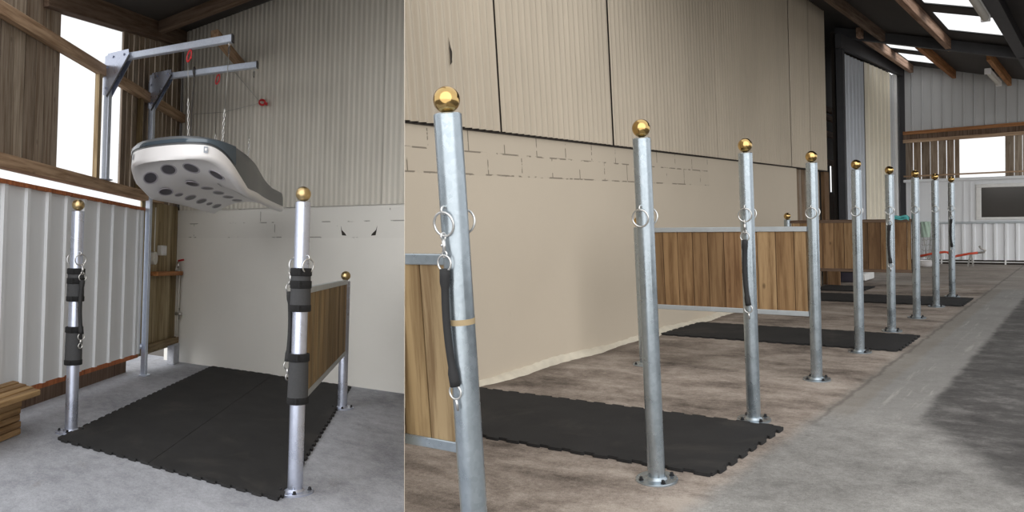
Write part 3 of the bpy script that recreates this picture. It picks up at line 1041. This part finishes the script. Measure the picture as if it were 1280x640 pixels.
def bracket(Y, x0, zb, zt, xe, ze, label):
    t = thing('hoist_bracket', LF.mat((x0, Y, zb)), label, 'bracket', GH)
    MB().bar((x0, Y, zb + .01), (x0, Y, zt), .085, .085, (1, 0, 0), ch=.006).build('column', 'bracket_steel', t, LF)
    MB().box((x0 - .05, Y - .075, zb), (x0 + .075, Y + .075, zb + .012), ch=.003).build('base_plate', 'bracket_steel', t, LF)
    a = MB().bar((x0 + .02, Y, zt - .035), (xe, Y, ze), .062, .062, ch=.005).build('arm', 'bracket_steel', t, LF)
    MB().bar((xe - .003, Y, ze), (xe + .012, Y, ze), .066, .066).build('end_cap', 'dark_steel', a, LF)
    pl = [(x0 - .05, zt - .09), (x0 - .05, zt - .38), (x0 + .02, zt - .40), (x0 + .37, zt - .05), (x0 + .36, zt + .012), (x0 + .02, zt + .012)]
    g = MB()
    for s in (-.052, .046):
        vs = [(x, Y + s, z) for x, z in pl] + [(x, Y + s + .006, z) for x, z in pl]
        n = 6
        g.add(vs, [tuple(range(n)), tuple(reversed(range(n, 2 * n)))] + [(i, n + i, n + (i + 1) % n, (i + 1) % n) for i in range(n)])
    g.build('gusset_plate', 'galvanised_steel_cool', t, LF)
    b = MB()
    for x, z in ((x0 + .0, zt - .32), (x0 + .0, zt - .12), (x0 + .10, zt - .03), (x0 + .28, zt - .03)):
        b.tube([(x, Y - .052, z), (x, Y - .064, z)], .012, 6)
    b.build('gusset_bolts', 'galvanised_steel_cool', t, LF)
    MB().bar((x0 + .02, Y - .056, zt - .405), (x0 + .375, Y - .056, zt - .05), .012, .02).build('gusset_edge', 'dark_steel', t, LF)
    return t


b1 = bracket(5.30, -3.985, 2.05, 3.25, -2.14, 3.165, 'nearer steel hoist bracket, its short column standing on the timber beam before the window')
b2 = bracket(6.49, -3.985, 0.0, 3.36, -2.225, 3.265, 'farther steel hoist bracket, its tall column reaching down to the concrete floor')
MB().tube([(-4.02, 6.45, .325), (-4.075, 6.40, .325)], .03, 12).tube([(-4.07, 6.405, .325), (-4.088, 6.39, .325)], .045, 12).build('side_lug', 'bracket_steel', b2, LF)

# ---- hood: a white and dark grey panel slung under the arms
hx, Yn, Yf = -2.49, 4.44, 6.93


def cx_(Y):
    return hx - .10 * ss((5.7 - Y) / 1.0)


def ss(t):
    t = max(0, min(1, t)); return t * t * (3 - 2 * t)


def hw(Y):
    q = (5.16 - Y) / (5.16 - Yn)
    base_w = .685 - .105 * ss((Y - 4.9) / 1.3)
    if q <= 0:
        return base_w
    return base_w * max(0.0, 1 - q ** 2.15) ** (1 / 2.3)


def nose(Y):
    return ss((5.30 - Y) / .72)


def z_rim(Y, u):
    return 1.835 + .215 * nose(Y) - .012 * ss((Y - 5.4) / 1.5)


def z_under(Y, u):
    return z_rim(Y, u) + (.125 - .06 * nose(Y)) * (1 - u * u) * min(1.0, hw(Y) / .6) ** 2


def z_lip(Y, u):
    return z_rim(Y, 1) + .052 + .055 * nose(Y)


def z_top(Y):
    return 2.185 - .165 * ss((Y - 4.95) / 1.7) + .035 * nose(Y)


ysl = [5.16 - (5.16 - Yn) * (1 - s_ ** 2.3) ** (1 / 2.15) for s_ in [.06 + .94 * i / 26 for i in range(26)]] + [5.16 + (Yf - 5.16) * i / 22 for i in range(1, 23)]
hood = thing('solarium_hood', LF.mat((hx, 5.7, 1.83)), 'large white and dark grey solarium panel hanging on chains from the hoist brackets', 'solarium')
white = MB(); dark = MB(); rim = MB()
NU = 24


def loft(mb, fn, nv, tint=.5):
    vs = [fn(Y, j / nv) for Y in ysl for j in range(nv + 1)]
    k = nv + 1
    fs = [(i * k + j, i * k + j + 1, (i + 1) * k + j + 1, (i + 1) * k + j) for i in range(len(ysl) - 1) for j in range(nv)]
    mb.add(vs, fs, tint)


def white_sec(Y, v):
    """from left lip top, round the rim, across the underside, to the right lip top"""
    w = hw(Y); zl_ = z_lip(Y, 1); zr_ = z_rim(Y, 1)
    r = .045 if w > .1 else .045 * w / .1
    pts = [(-w, zl_), (-w - .008, zr_ + .03), (-w + .004, zr_ + .006), (-w + r, zr_ - .004)]
    for i in range(1, 16):
        u = -1 + 2 * i / 16
        pts.append((u * (w - r), z_under(Y, u) - .004 * (1 - abs(u))))
    pts += [(w - r, zr_ - .004), (w - .004, zr_ + .006), (w + .008, zr_ + .03), (w, zl_)]
    i = int(round(v * (len(pts) - 1)))
    return (cx_(Y) + pts[i][0], Y, pts[i][1])


def dark_sec(Y, v):
    w = hw(Y); zl_ = z_lip(Y, 1); zt = z_top(Y)
    pts = [(-w, zl_), (-w * .995, zl_ + (zt - zl_) * .6), (-w * .97, zt - .015), (-w * .93, zt)]
    for i in range(1, 12):
        u = -1 + 2 * i / 12
        pts.append((u * .93 * w, zt + .075 * (w / .685) ** 2 * (1 - u * u)))
    pts += [(w * .93, zt), (w * .97, zt - .015), (w * .995, zl_ + (zt - zl_) * .6), (w, zl_)]
    i = int(round(v * (len(pts) - 1)))
    return (cx_(Y) + pts[i][0], Y, pts[i][1])


loft(white, white_sec, 22)
loft(dark, dark_sec, 18)
e = [white_sec(Yf, j / 22) for j in range(23)] + [dark_sec(Yf, j / 18) for j in range(18, -1, -1)]
Y0 = ysl[0]
e0 = [white_sec(Y0, j / 22) for j in range(23)]
white.add(e0, [tuple(reversed(range(23)))])
e0 = [dark_sec(Y0, j / 18) for j in range(19)]
dark.add(e0, [tuple(reversed(range(19)))])
white.build('under_shell', 'white_plastic', hood, LF, True, 60)
dark.add(e, [tuple(range(len(e)))])
dark.build('top_shell', 'grey_shell', hood, LF, True, 60)
gl = MB()                                                  # glossy band along the front of the top shell
yn = [y for y in ysl if y < 5.02]
path = [(cx_(y) - hw(y) * 1.0 - .004, y, z_lip(y, 1) + (z_top(y) - z_lip(y, 1)) * .35) for y in reversed(yn)] + [(cx_(y) + hw(y) * 1.0 + .004, y, z_lip(y, 1) + (z_top(y) - z_lip(y, 1)) * .35) for y in yn]
P2 = [(x, y, z) for x, y, z in path]
vs = []
for x, y, z in P2:
    c = Vector((x - cx_(y), y - 5.2, 0)).normalized() * .006
    zl_ = z_lip(y, 1); zt = z_top(y)
    vs += [(x + c.x, y + c.y, zl_ + .016), (x + c.x * 1.6, y + c.y * 1.6, (zl_ + zt) / 2 - .005), (x + c.x * .4, y + c.y * .4, zt - .018)]
gl.add(vs, [(i * 3 + k, i * 3 + 3 + k, i * 3 + 4 + k, i * 3 + 1 + k) for i in range(len(P2) - 1) for k in range(2)])
gl.build('front_band', 'gloss_shell', hood, LF, True)


def lamp(u, Y, r, e=1.0):
    w = hw(Y) - .045
    def s(uu, yy):
        return Vector((cx_(yy) + uu * (hw(yy) - .045), yy, z_under(yy, uu) - .004 * (1 - abs(uu))))
    c = s(u, Y); du = (s(u + .02, Y) - s(u - .02, Y)).normalized(); dv = (s(u, Y + .01) - s(u, Y - .01)).normalized()
    nrm = du.cross(dv).normalized()
    if nrm.z > 0:
        nrm = -nrm
    n = 24
    def loop(rr, d):
        return [c + nrm * d + rr * math.cos(2 * PI * i / n) * du + rr * e * math.sin(2 * PI * i / n) * dv for i in range(n)]
    b = MB(); L = loop(r * 1.14, .0) + loop(r * 1.12, .006) + loop(r, .007) + loop(r * .9, .003)
    fs = [(k * n + i, k * n + (i + 1) % n, (k + 1) * n + (i + 1) % n, (k + 1) * n + i) for k in range(3) for i in range(n)]
    b.add(L, fs)
    o = b.build('lamp_rim', 'lamp_bezel', hood, LF, True, 50)
    MB().add(loop(r * .94, .004), [tuple(range(n))]).build('lamp_lens', 'lamp_dark', o, LF)


for u, Y, r in ((-.72, 4.93, .088), (-.27, 4.89, .090), (.22, 4.90, .088), (.67, 4.97, .078)):
    lamp(u, Y, r)
for k in range(5):
    lamp(-.10, 5.24 + k * .36, .066, 1.45)
for k, (Y, r) in enumerate(((5.24, .07), (5.50, .042), (5.78, .066), (6.10, .066), (6.38, .040), (6.66, .062))):
    lamp(-.70, Y, r, 1.35)
gv = MB()
P3 = [5.16 + 1.5 * i / 14 for i in range(15)]
q = []
for yy in P3:
    for uu in (.505, .53):
        q.append((cx_(yy) + uu * (hw(yy) - .045), yy, z_under(yy, uu) - .007))
gv.add(q, [(2 * i, 2 * i + 1, 2 * i + 3, 2 * i + 2) for i in range(14)])
gv.build('vent_slot', 'lamp_dark', hood, LF)
for u, sg in ((-.74, -1), (.74, 1)):                        # square emblems on the front lip
    ya = None
    for y in ysl:
        if y < 5.1 and hw(y) >= .60 * abs(u) and ya is None:
            ya = y
    yb = ya
    c = Vector((cx_(yb) + sg * hw(yb), yb, z_lip(yb, 1) - .035))
    tdir = Vector((sg * (hw(yb + .01) - hw(yb - .01)), .02, 0)).normalized()
    nn = Vector((tdir.y, -tdir.x, 0)) * sg
    up_ = Vector((0, 0, 1))
    s = .024
    q = [c + nn * .012 + tdir * a * s + up_ * b * s for a, b in ((-1, -1), (1, -1), (1, 1), (-1, 1))]
    b = MB().add(q, [(0, 1, 2, 3)]).build('emblem', 'badge_grey', hood, LF)
    q = [c + nn * .014 + tdir * a * s + up_ * b * s for a, b in ((-.55, -.1), (.1, -.5), (.55, .3), (.1, .55), (-.4, .5))]
    MB().add(q, [(0, 1, 2, 3, 4)]).build('emblem_mark', 'white_plastic', b, LF)

# ---- what it hangs from
GC = 'suspension lines of the hanging panel'


def line(top, mid, bot, label, hook, cord='wire_grey', cr=.005):
    t = thing('suspension_chain', LF.mat(bot), label, 'chain', GC)
    top, mid, bot = Vector(top), Vector(mid), Vector(bot)
    k = MB()
    k.tube(ringpts(top - Vector((0, 0, .0)), .018, (0, 1, 0), (0, 0, 1), 14), .005, 8, True)
    if hook == 'red':
        k.build('eye', 'ring_steel', t, LF, True)
        h = MB().tube(ringpts(top - Vector((-.02, 0, .072)), 1, Vector((.022, 0, .046)), Vector((.024, 0, -.01)), 18), .0095, 8, True)
        h.tube([top - Vector((-.03, .0, .10)), top - Vector((-.055, .0, .085))], .012, 8)
        h.build('snap_hook', 'red_metal', t, LF, True)
        s = top - Vector((-.0, 0, .03))
    else:
        k.build('eye', 'ring_steel', t, LF, True)
        s = top - Vector((0, 0, .015))
        h = MB().tube(ringpts(s - Vector((0, 0, .03)), 1, Vector((0, 0, .032)), Vector((.010, 0, 0)), 14), .005, 8, True)
        h.build('snap_hook', 'dark_steel', t, LF, True)
        s = s - Vector((0, 0, .055))
    if cord:
        MB().tube([s, mid], cr, 8).build('cable', cord, t, LF, True)
        st_ = mid
    else:
        st_ = s
    c = MB(); chain_links(c, st_, bot, .034, .0042, .012); c.build('chain', 'ring_steel', t, LF, True)
    return t


line((-2.745, 5.30, 3.165), (-2.72, 5.30, 2.72), (-2.68, 5.28, z_top(5.28) + .06), 'near cable and chain hanging from the red hook midway along the nearer bracket', 'red')
line((-2.18, 5.30, 3.12), (-2.215, 5.30, 2.58), (-2.225, 5.28, z_top(5.28) + .045), 'near cable and chain hanging from the tip of the nearer bracket', 'dark')
line((-2.86, 6.49, 3.26), (-2.85, 6.49, 2.62), (-2.84, 6.49, z_top(6.49) + .05), 'far line hanging from the red hook midway along the farther bracket', 'red', 'cord_dark', .003)
line((-2.27, 6.49, 3.22), (-2.31, 6.49, 2.54), (-2.33, 6.49, z_top(6.49) + .058), 'far chain hanging from the tip of the farther bracket', 'dark', 'wire_grey', .0025)
cd = MB().tube([(-3.235, 6.45, 3.35), (-3.215, 6.45, 3.33), (-3.215, 6.45, 3.24), (-3.24, 6.45, 2.9), (-3.25, 6.45, 2.5), (-3.12, 6.5, 2.16), (-2.9, 6.5, z_top(6.5) + .03)], .009, 8)
cd.tube(ringpts((-3.235, 6.49, 3.315), .048, (0, 1, 0), (0, 0, 1), 14), .008, 8, True)
tag(cd.build('power_cord', 'cord_dark', xf=LF, smooth=True), 'dark cord tied to the farther bracket arm and dropping behind the hanging panel', 'cord')
tw = thing('pulley_hook', LF.mat((-2.50, 7.60, 3.15)), 'small red hook held on thin wires against the corrugated wall', 'hook')
MB().tube(ringpts((-2.50, 7.60, 3.15), 1, (.05, 0, -.012), (.01, 0, .028), 16), .013, 8, True).tube([(-2.46, 7.6, 3.14), (-2.41, 7.6, 3.12)], .018, 8).build('hook', 'red_metal', tw, LF, True)
MB().tube([(-3.05, 7.62, 3.60), (-2.55, 7.60, 3.17)], .0045, 6).build('upper_wire', 'wire_grey', tw, LF, True)
MB().tube([(-3.78, 7.62, 3.13), (-3.2, 7.61, 3.10), (-2.55, 7.60, 3.145)], .003, 6).build('side_wire', 'wire_grey', tw, LF, True)

# ================================================================== SMALL THINGS OF THE LEFT BAY
# timber step at the lower left
bt = thing('wooden_bench', LF.mat((-3.85, 3.3, 0)), 'low wooden step of stacked boards under a sloping top, by the white ribbed wall', 'bench')
for k in range(6):
    z = .004 + k * .049
    dx = random.uniform(-.008, .008)
    bb_ = MB().bar((-3.86 + dx, 2.7, z + .023), (-3.86 + dx, 3.64 + random.uniform(-.01, .01), z + .023), .26, .044, tint=random.random(), off=(random.random() * 9, k, 0), ch=.005)
    bb_.build('stacked_board', 'bench_timber', bt, LF)
tp = MB()
for k in range(4):
    x0 = -3.97 + k * .105
    tp.bar((x0 + .05, 2.6, .326 - k * .008), (x0 + .05, 3.72 + random.uniform(-.015, .015), .334 - k * .008), .1, .04, tint=random.random(), off=(k * 3.1, 0, 0), ch=.005)
tp.build('top_boards', 'bench_timber', bt, LF)
# socket, conduit, tap and shelf on the boards
sw = thing('wall_socket', LF.mat((-4.03, 7.07, 1.34)), 'white square socket box on the boards beside the tall bracket column', 'socket')
MB().box((XW - .05, 6.98, 1.345), (XW + .045, 7.17, 1.465), ch=.008).build('box', 'white_paint', sw, LF)
MB().box((XW + .045, 7.01, 1.365), (XW + .055, 7.14, 1.445), ch=.004).build('cover', 'white_plastic', sw, LF)
jb = thing('cable_gland', LF.mat((-4.0, 6.76, 1.28)), 'small grey round box between the bracket column and the white socket', 'box')
MB().tube([(XW - .04, 6.78, 1.31), (XW + .05, 6.78, 1.31)], .075, 16).build('body', 'pipe_white', jb, LF, True, 40)
MB().tube([(XW + .02, 6.78, 1.39), (XW + .02, 6.78, 1.9)], .012, 8).build('conduit', 'pipe_white', jb, LF, True)
tpq = thing('water_tap', LF.mat((-3.98, 7.6, .3)), 'water tap with a red lever on a thin pipe in the back corner', 'tap')
MB().tube([(-4.0, 7.62, .3), (-4.0, 7.62, .6), (-3.98, 7.62, .8), (-3.985, 7.62, 1.24)], .016, 10).build('pipe', 'pipe_white', tpq, LF, True)
MB().tube([(-4.0, 7.62, 1.21), (-3.99, 7.54, 1.225), (-3.98, 7.47, 1.2), (-3.98, 7.46, 1.15)], .017, 10).tube([(-3.99, 7.58, 1.2), (-3.99, 7.58, 1.27)], .02, 10).build('spout', 'ring_steel', tpq, LF, True)
MB().bar((-3.99, 7.58, 1.285), (-3.87, 7.56, 1.30), .035, .022, ch=.004).build('lever', 'red_metal', tpq, LF)
MB().tube([(-4.03, 7.6, .62), (-3.9, 7.58, .62)], .02, 8).tube([(-3.95, 7.59, .55), (-3.95, 7.59, .69)], .012, 8).build('pipe_clamp', 'wire_grey', tpq, LF, True)
shf = MB().bar((XW + .045, 6.75, 1.13), (XW + .045, 7.66, 1.13), .16, .05, tint=.2, ch=.004)
tag(shf.build('shelf_board', 'purlin_orange', xf=LF), 'narrow brown shelf board on the treated boards under the white socket', 'shelf')

# ================================================================== SMALL THINGS OF THE YARD
GL2 = 'fluorescent lights under the yard roof'


def tube_light(X, y0, y1, label):
    z = zr(X) - .03
    t = thing('fluorescent_light', RF.mat((X, (y0 + y1) / 2, z)), label, 'light', GL2)
    MB().box((X - .05, y0, z - .01), (X + .05, y1, z + .035), ch=.008).build('housing', 'white_paint', t, RF)
    n = 10
    MB().tube([(X, y0 + .02, z - .03), (X, y1 - .02, z - .03)], .045, 14).build('diffuser', 'pipe_white', t, RF, True, 40)
    for y in (y0, y1):
        MB().box((X - .055, y - .02, z - .078), (X + .055, y + .02, z + .035), ch=.008).build('end_cap', 'white_plastic', t, RF)
    MB().bar((X, (y0 + y1) / 2, z + .03), (X, (y0 + y1) / 2, z + .20), .03, .03, (1, 0, 0)).build('hanger', 'dark_steel', t, RF)
    return t


tube_light(-1.235, 10.6, 12.0, 'nearer fluorescent light, beside the dark beam at the top right corner')
tube_light(-1.80, 17.7, 19.6, 'farther fluorescent light, under the orange purlin near the end wall')
# teal bundle on the farthest partition
tc_ = thing('folded_cloth', RF.mat((-1.92, 10.2, 1.172)), 'folded teal cloth lying on top of the farthest wooden partition', 'cloth')
for k, (z, w_) in enumerate(((1.174, .17), (1.196, .16))):
    def fn(u, v, z=z, w_=w_, k=k):
        return (-1.90 + (u - .5) * w_ * 1.0, 10.2 + (v - .5) * .11, z + .018 + .006 * math.sin(u * 9 + k) - .026 * (2 * abs(v - .5)) ** 4 - .014 * (2 * abs(u - .5)) ** 6)
    MB().grid(fn, 16, 10).build('fold', 'teal_cloth', tc_, RF, True)
    MB().grid(lambda u, v, z=z, w_=w_: (-1.90 + (u - .5) * w_, 10.2 + (v - .5) * .11, z + .002), 2, 2, flip=True).build('underside', 'teal_cloth', tc_, RF)
# crate by the wall
cr = thing('storage_crate', RF.mat((-3.62, 15.4, 0)), 'black crate with a white lid side on the floor under the farthest partition', 'crate')
k = MB()
for lo, hi in (((-3.75, 14.75, .0), (-3.50, 15.05, .02)), ((-3.75, 14.75, 0), (-3.73, 15.05, .19)), ((-3.52, 14.75, 0), (-3.50, 15.05, .19)), ((-3.75, 14.75, 0), (-3.50, 14.77, .19)), ((-3.75, 15.03, 0), (-3.50, 15.05, .19))):
    k.box(lo, hi, ch=.004)
k.build('tray', 'lamp_dark', cr, RF)
MB().box((-3.755, 14.745, .17), (-3.495, 15.055, .19), ch=.004).build('rim', 'black_strap', cr, RF)
MB().box((-3.50, 14.85, .02), (-3.36, 15.5, .155), ch=.015).build('white_box', 'white_paint', cr, RF)
bx = thing('wooden_block', RF.mat((-3.70, 14.1, 0)), 'upright piece of brown board standing by the wall under the farthest partition', 'board')
MB().bar((-3.70, 14.15, 0), (-3.70, 14.15, .40), .20, .03, (0, 1, 0), .7).build('board', 'boards_warm', bx, RF)
# red bar on trestles, white tub and netting before the end wall
rb_ = thing('red_barrier_bar', RF.mat((-2.75, 19.6, 0)), 'red painted bar with a grey hooked end, low before the white ribbed wall', 'bar')
f2 = 19.6 / 17.0
zz = lambda z: 1.3 - (1.3 - z) * f2
pA = [(-2.867, .358), (-2.66, .407), (-2.457, .44), (-2.40, .435)]
pB = [(-2.30, .345), (-2.244, .366), (-2.05, .41), (-1.903, .43)]
MB().tube([(x * f2, 19.6, zz(z)) for x, z in pA] + [(x * f2, 19.6, zz(z)) for x, z in pB], .026, 10).build('bar', 'red_paint', rb_, RF, True)
MB().tube([(-1.903 * f2, 19.6, zz(.43)), (-1.80 * f2, 19.6, zz(.44)), (-1.775 * f2, 19.6, zz(.47)), (-1.86 * f2, 19.6, zz(.52)), (-1.88 * f2, 19.6, zz(.56))], .02, 8).build('hooked_end', 'wire_grey', rb_, RF, True)
for x, z in ((-2.72, .395), (-2.02, .415)):
    MB().bar((x * f2 - .05, 19.6, 0), (x * f2, 19.6, zz(z)), .03, .03, (0, 1, 0)).bar((x * f2 + .05, 19.62, 0), (x * f2, 19.62, zz(z)), .03, .03, (0, 1, 0)).build('leg', 'wire_grey', rb_, RF)
tub = thing('feed_tub', RF.mat((-3.15, 19.15, 0)), 'low white tub on the floor beyond the seventh yard post', 'tub')
MB().lathe([(.10, 0), (.15, .03), (.19, .13), (.20, .145), (.185, .145), (.14, .05), (.02, .04)], 28, (-3.12, 19.15, 0)).build('tub', 'white_plastic', tub, RF, True, 40)
MB().tube([(-3.31, 19.15, .13), (-3.24, 19.08, .2), (-3.12, 19.02, .235), (-3.0, 19.08, .2), (-2.93, 19.15, .13)], .008, 8).build('handle', 'wire_grey', tub, RF, True)
net = thing('hay_net', RF.mat((-3.28, 20.1, .2)), 'pale green netting hanging on the white ribbed wall behind the seventh post', 'net')
nb = MB()
for k in range(7):
    a = k / 6
    nb.tube([(-3.36 + .18 * a + .03 * math.sin(3 * z + k), 20.2 - .04 * math.sin(PI * (z - .1) / .85), z) for z in [.15 + .8 * i / 12 for i in range(13)]], .006, 6)
for k in range(6):
    z = .2 + .12 * k
    nb.tube([(-3.37 + .2 * i / 8, 20.19 - .04 * math.sin(PI * i / 8), z + .02 * math.sin(i * 2 + k)) for i in range(9)], .005, 6)
nb.build('cords', 'wire_grey', net, RF, True)
def fnn(u, v):
    return (-3.38 + .20 * u, 20.17 - .05 * math.sin(PI * u) + .01 * math.sin(u * 14 + v * 5), .62 + .36 * v)
MB().grid(fnn, 14, 10).build('green_cloth', 'pale_green', net, RF, True)
MB().tube([(-3.28, 20.26, .98), (-3.28, 20.16, .98)], .012, 8).build('hook', 'wire_grey', net, RF, True)
